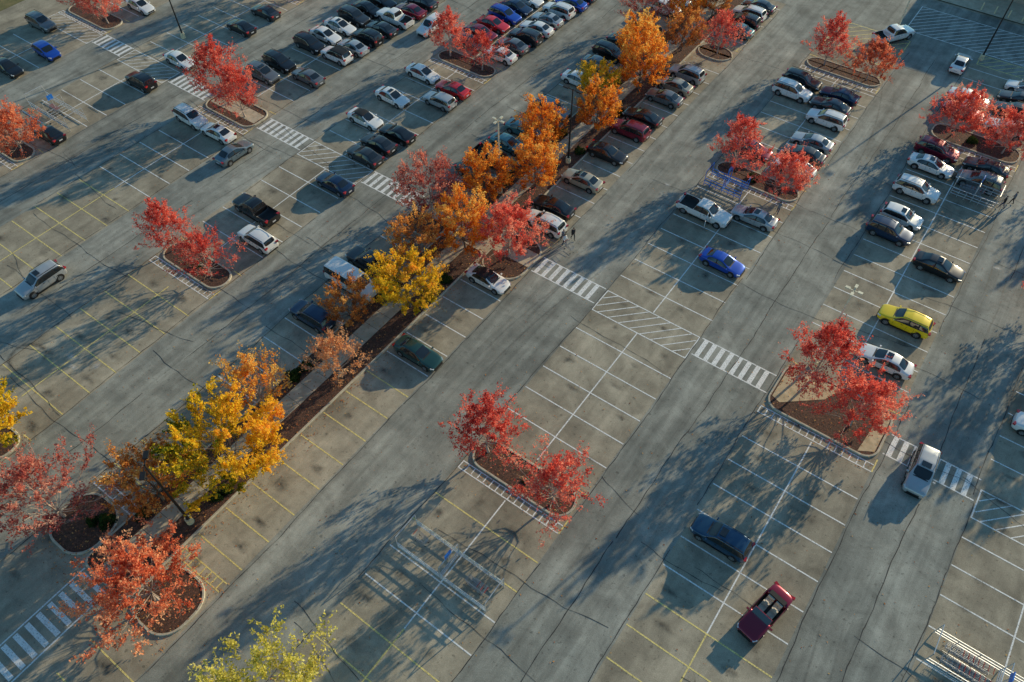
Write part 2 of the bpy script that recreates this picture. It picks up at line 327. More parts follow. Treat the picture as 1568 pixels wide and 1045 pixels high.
# ------------------------------------------------------------------ trees
def cyl(v,f,fm,p0,p1,r0,r1,ns,mi):
    d=(p1-p0)
    if d.length<1e-4: return
    d.normalize(); u=d.orthogonal().normalized(); w=d.cross(u); k=len(v)
    for p,r in ((p0,r0),(p1,r1)):
        for i in range(ns):
            a=2*math.pi*i/ns; v.append(tuple(p+(u*math.cos(a)+w*math.sin(a))*r))
    for i in range(ns): f.append((k+i,k+(i+1)%ns,k+ns+(i+1)%ns,k+ns+i)); fm.append(mi)
def make_tree(name,seed,h,r,form,nleaf,lsize,leaf,bark,bare=.1,grad=0,twk=1):
    R=random.Random(seed); rg=np.random.default_rng(seed)
    v=[];f=[];fm=[]
    P=[Vector((0,0,0))]; nseg=7; x=y=0
    for i in range(1,nseg+1):
        x+=R.uniform(-.05,.05)*h*.25; y+=R.uniform(-.05,.05)*h*.25; P.append(Vector((x,y,h*.86*i/nseg)))
    r0=.011*h+.03
    for i in range(nseg):
        a=1-i/nseg*.85; b=1-(i+1)/nseg*.85
        cyl(v,f,fm,P[i]*1.0,P[i+1],r0*a*(1.35 if i==0 else 1),r0*b,7,0)
    def lead(z):
        t=max(0,min(.999,z/(h*.86)))*nseg; i=int(t); return P[i].lerp(P[i+1],t-i)
    nl=40
    cl=[];tn=[]
    twigs=[]
    for i in range(nl):
        u=(i+.5)/nl; az=i*2.39996+R.uniform(-.35,.35)
        if form=='vase':
            Z=h*(.32+.68*u**.8)*R.uniform(.88,1.08); Rr=r*(1.0-.86*u**1.5)*R.uniform(.55,1.22); el=R.uniform(.75,1.3)
        elif form=='round':
            Z=h*(.28+.70*u); q=(Z/h-.56)/.47; Rr=r*math.sqrt(max(.03,1-q*q))*R.uniform(.72,1.08); el=R.uniform(.4,.85)
        else:
            Z=h*(.26+.74*u); q=(Z/h-.5)/.56; Rr=r*math.sqrt(max(.02,1-abs(q)**2.2))*R.uniform(.75,1.1); el=R.uniform(.6,1.0)
        za=max(.17*h,Z-Rr*el-.06*h)
        A=lead(za); T=Vector((Rr*math.cos(az),Rr*math.sin(az),Z)); C=A.lerp(T,.5)+Vector((math.cos(az),math.sin(az),-.6))*Rr*.1
        L=(T-A).length; prev=A; rb=r0*.4*(1-.5*u); pts=[]
        for s in range(1,6):
            t=s/5; p=A*(1-t)**2+C*2*t*(1-t)+T*t*t+Vector((R.uniform(-1,1),R.uniform(-1,1),R.uniform(-1,1)))*.03*L
            cyl(v,f,fm,prev,p,rb*(1-(s-1)/5*.85),rb*(1-s/5*.85),5,0); pts.append((t,p,(p-prev).normalized())); prev=p
        ltone=R.uniform(-.2,.2)
        for j in range(9):
            t=R.uniform(.22,1.0); a=pts[min(4,int(t*5))]; base=a[1]
            d=(a[2]+Vector((R.gauss(0,.45),R.gauss(0,.45),R.gauss(.3,.4)))).normalized()
            Ls=L*R.uniform(.12,.36)*(1.15-.5*t)+.15; e=base+d*Ls
            cyl(v,f,fm,base,e,rb*.28,rb*.1,3,0)
            den=0 if R.random()<bare else R.uniform(.5,1.4)
            for k in range(3):
                b2=base.lerp(e,R.uniform(.3,1)); d2=(d+Vector((R.gauss(0,.42),R.gauss(0,.42),R.gauss(.35,.45)))).normalized(); e2=b2+d2*Ls*.8
                cyl(v,f,fm,b2,e2,rb*.14*twk,rb*.06*twk,3,0)
                twigs.append((b2,e2,den,ltone+R.uniform(-.14,.14)))
    tot=sum(t[2] for t in twigs)
    for b2,e2,den,tt in twigs:
        n=int(nleaf*den/tot)
        for _ in range(n):
            p=b2.lerp(e2,R.uniform(.05,1.15)); cl.append((p.x+R.gauss(0,.08),p.y+R.gauss(0,.08),p.z+R.gauss(0,.08)))
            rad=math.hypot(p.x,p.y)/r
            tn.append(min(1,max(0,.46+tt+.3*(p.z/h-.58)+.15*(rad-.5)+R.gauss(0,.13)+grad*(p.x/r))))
    V=leaf_quads(cl,lsize,None,rg); k=len(v); n=len(cl)
    faces=f+[(k+4*i,k+4*i+1,k+4*i+2,k+4*i+3) for i in range(n)]
    me=bpy.data.meshes.new(name); me.from_pydata(v+V.tolist(),[],faces); me.materials.append(bark); me.materials.append(leaf)
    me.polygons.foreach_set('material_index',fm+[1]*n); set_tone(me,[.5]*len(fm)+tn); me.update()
    return me
TM={
'red1':make_tree('red1',1,6.7,3.1,'vase',8200,.09,L_red,M_barkg,.13,0,1.3),
'red2':make_tree('red2',2,6.4,3.3,'vase',6600,.09,L_red,M_barkg,.22,0,1.5),
'red3':make_tree('red3',3,6.7,4.0,'vase',12500,.095,L_red,M_barkg,.1,0,1.2),
'coral':make_tree('coral',23,6.7,4.1,'vase',13500,.095,L_coral,M_barkg,.12,0,1.3),
'mauve':make_tree('mauve',4,6.8,4.2,'vase',10000,.09,L_mauve,M_barkg,.22,0,1.8),
'mauve2':make_tree('mauve2',14,6.6,3.1,'round',8500,.095,L_mauve,M_barkg,.14,0,1.3),
'or1':make_tree('or1',5,7.6,2.8,'oval',13000,.105,L_orange,M_bark,.05),
'or2':make_tree('or2',6,7.4,2.6,'oval',11000,.105,L_orange,M_bark,.1),
'yel1':make_tree('yel1',7,8.2,4.4,'round',23000,.115,L_yellow,M_bark,.04,.34),
'yel2':make_tree('yel2',8,7.4,3.6,'round',15000,.11,L_yellow,M_bark,.05,.1),
'rust':make_tree('rust',9,6.8,3.2,'round',8500,.1,L_rust,M_bark,.2),
'sparse':make_tree('sparse',10,6.6,3.1,'vase',4600,.1,L_peach,M_barkg,.3,0,2.0),
'sparse2':make_tree('sparse2',31,6.6,3.1,'vase',4600,.1,L_orange,M_barkg,.35,0,2.0),
'green':make_tree('green',11,7.6,4.4,'round',15000,.095,L_green,M_barkg,.12),
}
TR=[(-43.6,-.5,'mauve',1,1),(-32.2,-.4,'coral',1.0,2),(-38.4,5.0,'rust',.92,0),(-35.3,10.2,'yel1',.93,.8),(-38.6,16.0,'sparse2',.92,0),(-35.3,22.0,'sparse',.85,2),(-38.9,27.3,'rust',.72,1),
(-35.5,31.9,'yel2',.84,1),(-38.6,37,'rust',.85,4),(-36.1,41.2,'or1',.86,3),(-42.6,43.6,'mauve2',.98,4),(-38.6,48.2,'or2',.88,1),(-35.6,53.2,'or1',.82,2),(-31.8,43.0,'red3',.93,1),(-38.7,58.6,'or1',.82,5),
(-35.4,65.4,'or2',.84,3),(-38.8,71.0,'yel2',.62,1),(-35.6,75.8,'or1',.98,4),(-38.6,80.0,'or2',.9,2),(-35.4,86.6,'rust',.78,1),(-42.5,89.2,'mauve',.75,1),(-36,96.8,'rust',.8,3),(-31.2,88.8,'red2',.88,1),(-38.6,93,'or2',.85,1),(-35.5,103,'or1',.85,1),
(-19.9,23.6,'red1',.98,1),(-12.9,23.0,'red2',.95,3),(-18.6,-1.0,'green',1.0,1),(-.9,45.8,'red1',1.05,4),(3.6,43.6,'red3',.88,1),
(-60.2,23.8,'red1',.85,2),(-54.3,23.4,'red2',.86,1),(-53.9,.2,'yel2',.95,4),(-87.7,23.7,'coral',.8,1),(-93,23.3,'red2',.9,1),(-75.3,43.9,'red1',1.12,1),(-71.6,43.2,'red1',.9,3),
(-107,47,'red2',.95,1),(-103.5,46.8,'red1',.8,1),(-59.5,68,'red1',.85,1),(-54.1,67.8,'red2',.8,1),(-19.2,68.5,'red1',.93,5),(-13.1,68,'red3',.74,1),(-18.7,94.4,'red1',.9,1),(-13.1,94.2,'coral',.74,1),
(-1.0,89.2,'red3',.82,1),(4.6,88.9,'red3',.82,3),
(16.5,68.3,'red3',1.1,1),(22,68.2,'red1',1.1,1),(16.5,94.3,'red3',1,1),(22.3,94.3,'red1',1,1),(35,44.5,'red3',1,1),(39,43.5,'red1',1,1),(35,89,'red3',1,1),(40,89,'red1',1,1),
(-74,89.6,'red1',1,1),(-70.5,89.4,'red3',.9,1),(-92.5,68,'red1',1,1),(-87.5,68,'red3',.9,1)]
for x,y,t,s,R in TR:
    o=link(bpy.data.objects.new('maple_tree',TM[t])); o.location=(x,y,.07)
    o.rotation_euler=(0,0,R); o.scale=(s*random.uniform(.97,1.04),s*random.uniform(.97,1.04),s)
def bush_mesh(seed):
    R=random.Random(seed); rg=np.random.default_rng(seed); c=[];t=[]
    for _ in range(900):
        a=R.uniform(0,6.28); ph=math.asin(R.uniform(0,1)); q=R.uniform(.6,1.05)*(1+.18*math.sin(3*a+seed))
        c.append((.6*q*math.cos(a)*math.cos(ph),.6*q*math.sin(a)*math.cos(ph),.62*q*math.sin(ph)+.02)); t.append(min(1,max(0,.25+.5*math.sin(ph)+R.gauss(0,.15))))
    V=leaf_quads(c,.07,None,rg).tolist(); F=[(4*i,4*i+1,4*i+2,4*i+3) for i in range(len(c))]; tn=list(t); fm=[0]*len(F)
    f2=[];m2=[]
    for i in range(7):
        a=i*.9; cyl(V,f2,m2,Vector((0,0,0)),Vector((.4*math.cos(a),.4*math.sin(a),.42)),.025,.01,4,1)
    me=bpy.data.meshes.new('shrub'); me.from_pydata(V,[],F+f2); me.materials.append(L_bush); me.materials.append(M_bark)
    me.polygons.foreach_set('material_index',fm+m2); set_tone(me,tn+[.3]*len(f2)); return me
BM=[bush_mesh(1),bush_mesh(2)]
for x,y,s in [(-40.4,1.2,1.1),(-41.3,.5,.8),(-38.6,3.2,1.0),(-35.1,7.6,.9),(-34.8,8.5,.8),(-38.6,19.5,1.2),(-38.5,20.9,1),(-38.7,33,1.2),(-34.9,36.5,1.1),(-34.9,47.5,1.2),(-38.7,52,1.1),(-38.5,62.5,1.2),(-34.9,61,1),(-38.5,75,1.2),(-34.9,70,1),(-16.6,68.2,1.1),(-15.8,23.2,.5),(-56.6,23.5,.8),(1.2,89,1)]:
    o=link(bpy.data.objects.new('shrub',random.choice(BM))); o.location=(x,y,.09); o.scale=(s,s,s); o.rotation_euler[2]=random.uniform(0,6)

# ------------------------------------------------------------------ vehicles
M_glass=simple('car_glass',(.012,.016,.02),.05,var=.1); M_glass.node_tree.nodes['Principled BSDF'].inputs['Specular IOR Level'].default_value=.9
M_black=simple('black_plastic',(.012,.012,.013),.6,var=.2)
M_tire=simple('tyre_rubber',(.02,.02,.02),.85)
M_rim=simple('alloy_rim',(.45,.46,.48),.35,.8,.1)
M_head=simple('headlight',(.75,.78,.8),.12,.3,.05,coat=1)
M_tail=simple('taillight',(.4,.01,.01),.2,0,.15,coat=1)
M_plate=simple('licence_plate',(.6,.62,.65),.5)
M_seat=simple('beige_seat',(.55,.46,.36),.7)
PC={'white':(.85,.85,.83),'silver':(.48,.5,.51),'grey':(.17,.18,.19),'dark':(.04,.045,.05),'black':(.012,.012,.014),'navy':(.012,.035,.09),'blue':(.01,.08,.5),
'red':(.65,.015,.02),'maroon':(.24,.006,.03),'green':(.02,.075,.068),'teal':(.1,.26,.28),'tan':(.5,.46,.35),'yellow':(.95,.7,.0),'steel':(.16,.22,.26),'dkblue':(.01,.06,.13)}
PM={}
for k_,c in PC.items():
    PM[k_]=simple('car_paint_'+k_,c,.32,.1 if k_ in('white','yellow','red') else .4,.05,1.5,1.0)
SED=[(2.36,.36,.56,.60,.60,.48,'b'),(2.27,.22,.64,.79,.69,.62,'b'),(1.95,.17,.72,.88,.79,.70,'b'),(1.4,.17,.80,.91,.88,.74,'b'),(1.02,.17,.86,.91,.95,.75,'ws'),
(.2,.17,.90,.91,1.38,.60,'c'),(-.33,.17,.92,.91,1.45,.60,'p'),(-.43,.17,.92,.91,1.45,.60,'c'),(-1.08,.17,.94,.90,1.38,.57,'rw'),(-1.42,.17,.95,.90,1.22,.61,'rb'),(-1.72,.17,.95,.89,1.04,.68,'b'),(-2.12,.2,.92,.86,1.0,.68,'b'),(-2.3,.26,.84,.78,.93,.62,'b'),(-2.37,.4,.72,.66,.76,.52,'b')]
CONV=[(2.36,.36,.56,.60,.60,.48,'b'),(2.27,.22,.64,.79,.69,.62,'b'),(1.95,.17,.72,.88,.79,.70,'b'),(1.4,.17,.80,.91,.88,.74,'b'),(.95,.17,.86,.91,.95,.78,'b'),
(.6,.17,.88,.91,.97,.82,'b'),(.5,.17,.9,.91,.96,'bed','bed'),(-.4,.17,.9,.91,.96,'bed','bed'),(-1.15,.17,.92,.9,.97,'bed','b'),(-1.28,.17,.94,.90,1.0,.8,'b'),(-1.72,.17,.93,.89,1.0,.74,'b'),(-2.12,.2,.9,.86,.97,.7,'b'),(-2.3,.26,.82,.78,.9,.62,'b'),(-2.37,.4,.72,.66,.76,.52,'b')]
SUV=[(2.3,.42,.70,.66,.76,.55,'b'),(2.22,.26,.80,.82,.88,.68,'b'),(1.85,.22,.9,.91,.98,.75,'b'),(1.3,.22,.96,.93,1.05,.79,'b'),(.98,.22,1.0,.93,1.12,.79,'ws'),
(.3,.22,1.03,.93,1.6,.67,'c'),(-.35,.22,1.04,.93,1.69,.68,'p'),(-.45,.22,1.04,.93,1.69,.68,'c'),(-1.2,.22,1.06,.93,1.68,.67,'p'),(-1.32,.22,1.06,.93,1.68,.67,'c'),(-1.95,.22,1.08,.91,1.6,.64,'rw'),(-2.2,.24,1.08,.88,1.16,.76,'b'),(-2.3,.3,.85,.82,.95,.7,'b'),(-2.35,.45,.7,.74,.76,.6,'b')]
HAT=[(x*.91,a,b*.93,w*.97,t*.91,wt,k) for x,a,b,w,t,wt,k in SUV]
VAN=[(2.75,.45,.85,.7,.92,.6,'b'),(2.65,.3,.95,.88,1.05,.75,'b'),(2.2,.25,1.08,.97,1.2,.83,'b'),(1.85,.25,1.15,.98,1.3,.85,'ws'),(1.2,.25,1.2,.98,1.95,.78,'c'),(.6,.25,1.2,.98,2.06,.80,'p'),(.45,.25,1.2,.98,2.06,.80,'c'),(-.7,.25,1.2,.98,2.07,.80,'p'),(-.85,.25,1.2,.98,2.07,.80,'c'),(-1.9,.25,1.2,.98,2.06,.80,'p'),(-2.05,.25,1.2,.98,2.06,.80,'c'),(-2.5,.25,1.2,.97,2.0,.78,'rw'),(-2.65,.28,1.2,.95,1.3,.86,'b'),(-2.75,.4,.9,.86,1.0,.76,'b')]
PUP=[(2.85,.48,.85,.74,.92,.6,'b'),(2.75,.32,.95,.9,1.04,.76,'b'),(2.3,.28,1.02,.97,1.12,.82,'b'),(1.6,.28,1.08,.98,1.18,.84,'b'),(1.3,.28,1.1,.98,1.22,.84,'ws'),(.65,.28,1.12,.98,1.75,.68,'c'),(.1,.28,1.12,.98,1.82,.69,'p'),(0,.28,1.12,.98,1.82,.69,'c'),(-.62,.28,1.13,.98,1.78,.68,'rw'),(-.82,.28,1.13,.98,1.22,.84,'b'),
(-.9,.28,1.1,.98,1.13,.9,'b'),(-.96,.28,1.1,.98,1.13,'bed','bed'),(-2.68,.28,1.1,.98,1.13,'bed','b'),(-2.74,.28,1.1,.97,1.13,.88,'b'),(-2.82,.35,1.0,.94,1.05,.84,'b')]
def make_car(name,st,pm,roofmat=None,rails=False,wb=None,wr=.33,sun=False,conv=False):
    v=[];f=[];fm=[]
    mats=[pm,M_glass,M_black,M_tire,M_rim,M_head,M_tail,M_plate,roofmat or pm,M_seat]
    rings=[]
    for (x,zl,zb,w,zt,wt,kd) in st:
        if wt=='bed': half=[(0,zl),(w-.12,zl),(w,zl+.16),(w+.005,(zl+zb)/2+.04),(w-.02,zb),(w-.06,zt),(w-.13,.62 if not conv else .45),(0,.62 if not conv else .45)]
        else:
            half=[(0,zl),(w-.12,zl),(w,zl+.16),(w+.005,(zl+zb)/2+.04),(w-.035,zb),(wt+.05,zt-.06 if zt-zb>.2 else zt-.03),(wt-.05,zt-.005),(0,zt+.025)]
        ring=[(x,y,z) for y,z in half]+[(x,-y,z) for y,z in half[-2:0:-1]]
        k=len(v); v+=ring; rings.append(k)
    n=14
    for s in range(len(st)-1):
        a,b=rings[s],rings[s+1]; kd=st[s][6]
        for j in range(n):
            jj=(j+1)%n; f.append((a+j,b+j,b+jj,a+jj))
            seg=j if j<7 else 13-j
            mi=0
            if seg==0: mi=2
            elif seg==4: mi={'b':0,'ws':1,'c':1,'p':2,'rw':1,'rb':0,'bed':0}[kd]
            elif seg==5: mi=8 if kd in('c','p') else (2 if kd=='bed' else 0)
            elif seg==6: mi={'b':0,'ws':1,'c':8,'p':8,'rw':1,'rb':1,'bed':2}[kd]
            fm.append(mi)
    f.append(tuple(rings[0]+i for i in range(n))); fm.append(0)
    f.append(tuple(rings[-1]+i for i in reversed(range(n)))); fm.append(0)
    me=bpy.data.meshes.new('t'); me.from_pydata(v,[],f)
    for m_ in mats: me.materials.append(m_)
    me.polygons.foreach_set('material_index',fm)
    ob=bpy.data.objects.new('t',me); COL.objects.link(ob); md=ob.modifiers.new('s','SUBSURF'); md.levels=2; md.render_levels=2
    bm=bmesh.new(); bm.from_mesh(me); cl=bm.edges.layers.float.new('crease_edge')
    for e in bm.edges:
        ms={fc.material_index for fc in e.link_faces}
        if len(ms)>1: e[cl]=.55
        v0,v1=e.verts
        if (v0.index%n in (4,10)) and (v1.index%n in (4,10)): e[cl]=.5
    bm.to_mesh(me); bm.free()
    dg=bpy.context.evaluated_depsgraph_get(); ev=ob.evaluated_get(dg); me2=bpy.data.meshes.new_from_object(ev)
    bpy.data.objects.remove(ob)
    bm=bmesh.new(); bm.from_mesh(me2)
    bmesh.ops.recalc_face_normals(bm,faces=bm.faces[:])
    for fc in bm.faces: fc.smooth=True
    def box(cx_,cy_,cz_,sx,sy,sz,mi,rz=0,ry=0):
        r=bmesh.ops.create_cube(bm,size=1)
        M_=Matrix.Translation((cx_,cy_,cz_))@Matrix.Rotation(rz,4,'Z')@Matrix.Rotation(ry,4,'Y')@Matrix.Diagonal((sx,sy,sz,1))
        bmesh.ops.transform(bm,matrix=M_,verts=r['verts'])
        fcs={fc for vv in r['verts'] for fc in vv.link_faces}
        for fc in fcs: fc.material_index=mi
    def disc(cx_,cy_,cz_,rad,dep,mi,seg=20,r2=None):
        r=bmesh.ops.create_cone(bm,cap_ends=True,segments=seg,radius1=rad,radius2=r2 or rad,depth=dep)
        M_=Matrix.Translation((cx_,cy_,cz_))@Matrix.Rotation(math.pi/2*(1 if cy_<0 else -1),4,'X')
        bmesh.ops.transform(bm,matrix=M_,verts=r['verts'])
        for fc in {fc for vv in r['verts'] for fc in vv.link_faces}: fc.material_index=mi
    xf=st[0][0]; xr=st[-1][0]; W=max(s[3] for s in st); zb=st[3][2]
    fw=xf-.92; rw=xr+.95
    for x in (fw,rw):
        for sg in (1,-1):
            disc(x,sg*(W-.09),wr+.03,wr+.075,.17,2)
            disc(x,sg*(W-.095),wr,wr,.215,3,r2=wr-.02)
            disc(x,sg*(W-.08),wr,wr*.64,.2,4,10)
            for q in range(5):
                a=q*2*math.pi/5
                box(x+math.cos(a)*wr*.42,sg*(W+.016),wr+math.sin(a)*wr*.42,.07,.012,.07,2)
    zf=st[1][2]; zr=st[-3][2]; wf=st[1][3]; wrr=st[-3][3]
    for sg in (1,-1):
        box(st[1][0]-.13,sg*(wf-.13),zf-.04,.34,.26,.13,5,rz=-sg*.55,ry=.25)
        box(st[-2][0]+.04,sg*(wrr-.17),zr-.06,.22,.34,.17,6,rz=sg*.3)
        box(st[4][0]-.12,sg*(W+.09),st[4][2]+.08,.12,.2,.13,0)
        zz=(st[4][2]+.2)/2+.1
        for xx in (st[4][0]-.15,st[6][0]-.02,rw+.38):
            box(xx,sg*(W-.008),zz,.014,.02,.5,2)
        box((st[4][0]+st[6][0])/2-.25,sg*(W-.003),st[4][2]-.1,.16,.03,.025,2)
        box(0,sg*(W-.05),.24,2.3,.1,.07,2)
        if rails:
            box((st[5][0]+st[-4][0])/2,sg*(st[6][5]-.02),st[6][4]+.035,abs(st[5][0]-st[-4][0])*.92,.035,.035,2)
    box(st[0][0]-.03,0,.5 if st is not PUP else .75,.1,.95,.16,2); box(st[0][0]-.01,0,.32,.1,1.1,.09,2)
    box(st[-1][0]+.0,0,.62,.08,.42,.11,7); box(st[-1][0]+.02,0,.33,.08,1.15,.12,2)
    if sun: box(st[5][0]-.35,0,st[6][4]+.012,.5,.72,.02,1)
    if conv:
        box(.62,0,1.14,.03,1.36,.5,1,ry=-.75)
        box(.44,0,1.335,.06,1.42,.05,0,ry=-.75)
        for sg in (1,-1):
            box(.62,sg*.7,1.14,.05,.05,.52,0,ry=-.75)
            box(-.1,sg*.37,.62,.5,.5,.2,9); box(-.38,sg*.37,.88,.14,.48,.55,9,ry=-.22); box(-.45,sg*.37,1.2,.1,.26,.17,9,ry=-.2)
            box(-.83,sg*.34,.62,.34,.52,.22,9); box(-1.06,sg*.34,.83,.12,.52,.4,9,ry=-.2)
        box(.42,0,.84,.3,1.4,.16,2); box(.2,.37,.9,.05,.36,.05,2,ry=.3)
        box(-1.38,0,1.03,.36,1.3,.12,2)
    else: box(st[4][0]+.02,0,st[4][4]+.012,.1,1.15,.02,2,ry=.15)
    me3=bpy.data.meshes.new(name); bm.to_mesh(me3); bm.free()
    if len(me3.materials)==0:
        for m_ in mats: me3.materials.append(m_)
    return me3
CM={}
NAMES={'sed':'sedan_car','suv':'suv_car','hat':'hatchback_car','van':'passenger_van','pup':'pickup_truck','coup':'coupe_car','conv':'convertible_car'}
STS={'sed':SED,'suv':SUV,'hat':HAT,'van':VAN,'pup':PUP,'conv':CONV,'coup':[(x*.97,a,b*.96,w,t*.93,wt,k) for x,a,b,w,t,wt,k in SED]}
def car(x,y,t,c,rot,opt='',s=1):
    key=(t,c,opt)
    if key not in CM:
        CM[key]=make_car('_'.join(key),STS[t],PM[c],M_glass if 'g' in opt else (M_black if 'k' in opt else None),rails=(t=='suv'),wr=.38 if t in('pup','van') else (.36 if t=='suv' else .33),sun='s' in opt,conv=(t=='conv'))
    o=link(bpy.data.objects.new(NAMES[t],CM[key])); o.location=(x,y,.012); o.rotation_euler=(0,0,math.radians(rot)+random.uniform(-.03,.03)); o.scale=(s*random.uniform(.98,1.04),1,s*random.uniform(.98,1.03))
    return o
E,W_,NN,S_=0,180,90,-90
CARS=[(-31.3,38.8,'coup','white',E,'k'),(-31.0,27.8,'sed','green',E,''),(-41.8,30.6,'van','white',E,'',1.08),(-42.0,33.6,'pup','dark',W_,''),(-42.0,25.3,'suv','navy',W_,''),
(-67,12.9,'suv','silver',S_,'s'),(-54,29.4,'suv','white',W_,''),(-57.4,32.3,'pup','black',W_,''),(-53.6,40.3,'sed','navy',W_,''),(-66.8,37.5,'sed','steel',NN,''),
(-71.2,38.9,'sed','white',W_,'s'),(-76,38.9,'suv','white',E,''),(-87.4,27.2,'sed','black',W_,''),(-104,32.2,'sed','black',E,''),(-103.1,37.3,'hat','blue',E,''),(-87.3,40.2,'suv','black',W_,''),
(-87.1,46.2,'sed','white',E,''),(-110,41.0,'suv','grey',E,''),(-102.8,51.9,'sed','white',E,''),(-86.8,56.3,'sed','black',W_,''),(-87.1,61,'sed','dark',W_,''),
(-75.8,50.3,'suv','grey',E,'s'),(-76,53.3,'suv','black',E,''),(-70.8,53.2,'sed','grey',W_,''),(-76,58.7,'suv','black',E,''),(-75.8,61.5,'sed','white',E,''),(-71.2,58.8,'suv','white',W_,'k'),
(-70.8,61.5,'sed','silver',W_,''),(-75.8,64.3,'sed','white',E,'s'),(-75.8,67.1,'suv','dark',E,''),(-70.8,64.3,'suv','black',W_,''),(-70.8,67.1,'sed','dark',W_,''),(-75.8,69.8,'sed','black',E,''),
(-71,70.1,'pup','white',W_,''),(-70.7,73,'sed','maroon',W_,''),(-75.8,72.6,'sed','black',E,''),(-70.8,75.7,'sed','dark',W_,''),(-65.6,71.4,'suv','white',S_,''),(-59.3,62.2,'sed','white',E,''),(-59.1,56.1,'sed','white',E,'s'),
(-58.8,50.9,'sed','white',E,'k'),(-53.9,58.9,'hat','silver',W_,''),(-54.1,61.7,'sed','red',W_,''),(-53.8,50.9,'sed','black',W_,''),(-54.4,48.3,'sed','dark',W_,''),(-54.2,45.8,'sed','dark',W_,''),
(-59.1,71.4,'sed','dark',E,''),(-59.1,74.1,'sed','maroon',E,''),(-53.8,71.3,'sed','white',W_,''),(-53.8,74,'sed','grey',W_,''),(-53.6,76.7,'suv','dark',W_,''),(-59.0,76.8,'sed','red',E,''),
(-59,79.5,'suv','blue',E,''),(-59,82.3,'sed','navy',E,''),(-53.6,79.4,'sed','white',W_,''),(-53.7,82.1,'sed','silver',W_,'s'),(-53.7,84.9,'suv','white',W_,''),(-53.4,87.6,'sed','blue',W_,''),(-59,85,'sed','white',E,''),(-59,87.7,'suv','silver',E,''),(-53.6,90.3,'sed','navy',W_,''),
(-42.2,72.5,'sed','white',E,''),(-42.3,79.9,'suv','black',E,''),(-42.1,83.2,'sed','dark',E,''),(-41.6,65.3,'suv','steel',E,''),(-42.1,60.2,'sed','teal',E,''),(-42.1,57,'sed','teal',E,''),(-41.7,53.8,'pup','black',E,''),(-42.1,50.8,'sed','green',E,''),(-42,94,'suv','white',E,''),(-42,97,'sed','silver',E,''),(-42,76.8,'sed','grey',E,''),
(-31.7,56.6,'sed','tan',W_,'s'),(-31.9,62.2,'sed','black',E,''),(-32,67.3,'suv','maroon',W_,''),(-32,70.4,'sed','black',W_,''),(-31.8,75.4,'sed','grey',W_,''),(-32,78.4,'sed','tan',W_,''),(-31.9,81.4,'suv','silver',W_,''),(-31.9,51.2,'sed','black',W_,''),(-31.2,48.5,'suv','white',W_,''),
(-31.7,99.4,'suv','white',W_,''),(-31.3,94.7,'sed','teal',W_,''),(-31.5,102.1,'sed','dark',W_,''),(-31.5,97,'suv','black',W_,''),
(-18.5,59.8,'pup','white',E,''),(-13.8,62.1,'sed','silver',W_,'s'),(-13.6,54.2,'coup','blue',E,''),(-19.5,85.6,'suv','white',E,''),(-19.4,88.4,'suv','black',E,''),(-14.5,88.2,'sed','navy',W_,''),(-14.6,85.4,'sed','dark',W_,''),(-14,82.6,'suv','white',W_,''),(-13.7,77.6,'sed','silver',W_,''),(-13.6,74.9,'sed','dark',W_,''),(-18.9,72.4,'sed','maroon',E,''),(-13.5,72.2,'sed','white',W_,''),(-13.7,105.5,'pup','white',60,''),
(4.1,66.1,'sed','black',E,'s'),(3.6,57.2,'suv','yellow',W_,''),(3.7,51.6,'sed','white',W_,'s'),(-1.5,68.2,'suv','navy',E,''),(-1.2,71,'hat','white',E,'s'),(-1.3,76.2,'suv','white',E,''),(-1.3,81.3,'sed','white',E,'s'),(-1.5,84.3,'suv','maroon',E,''),(3.8,81.5,'suv','grey',W_,''),(3.8,84.5,'sed','dark',W_,''),(-4.5,104,'sed','white',NN,''),(-1.5,96.7,'sed','white',E,''),(3.8,93,'suv','white',W_,''),(3.7,96.9,'suv','black',W_,''),(3.6,100,'sed','dark',W_,''),(-1.2,93.6,'sed','maroon',E,''),(3.8,102.8,'sed','white',W_,''),
(-.8,27.8,'suv','dkblue',W_,'s'),(4.3,24.5,'conv','maroon',-104,''),(9.8,42.3,'suv','silver',-88,'s'),
(17,52,'sed','white',E,''),(22,60,'suv','black',W_,''),(17,77,'sed','grey',E,'')]
for c in CARS: car(*c)
M_w=PM['white']
def boxes(name,bl,mats):
    bm=bmesh.new()
    for (p,s,rz,mi) in bl:
        r=bmesh.ops.create_cube(bm,size=1); bmesh.ops.transform(bm,matrix=Matrix.Translation(p)@Matrix.Rotation(rz,4,'Z')@Matrix.Diagonal((*s,1)),verts=r['verts'])
        for fc in {fc for vv in r['verts'] for fc in vv.link_faces}: fc.material_index=mi
    me=bpy.data.meshes.new(name); bm.to_mesh(me); bm.free()
    for m_ in mats: me.materials.append(m_)
    return me
o=link(bpy.data.objects.new('open_truck_door',boxes('open_truck_door',[((-17.6,58.4,.75),(.07,.95,.7),.25,0),((-17.58,58.4,1.35),(.03,.8,.4),.25,1),((-17.55,58.4,1.57),(.05,.9,.05),.25,0)],[M_w,M_glass])))

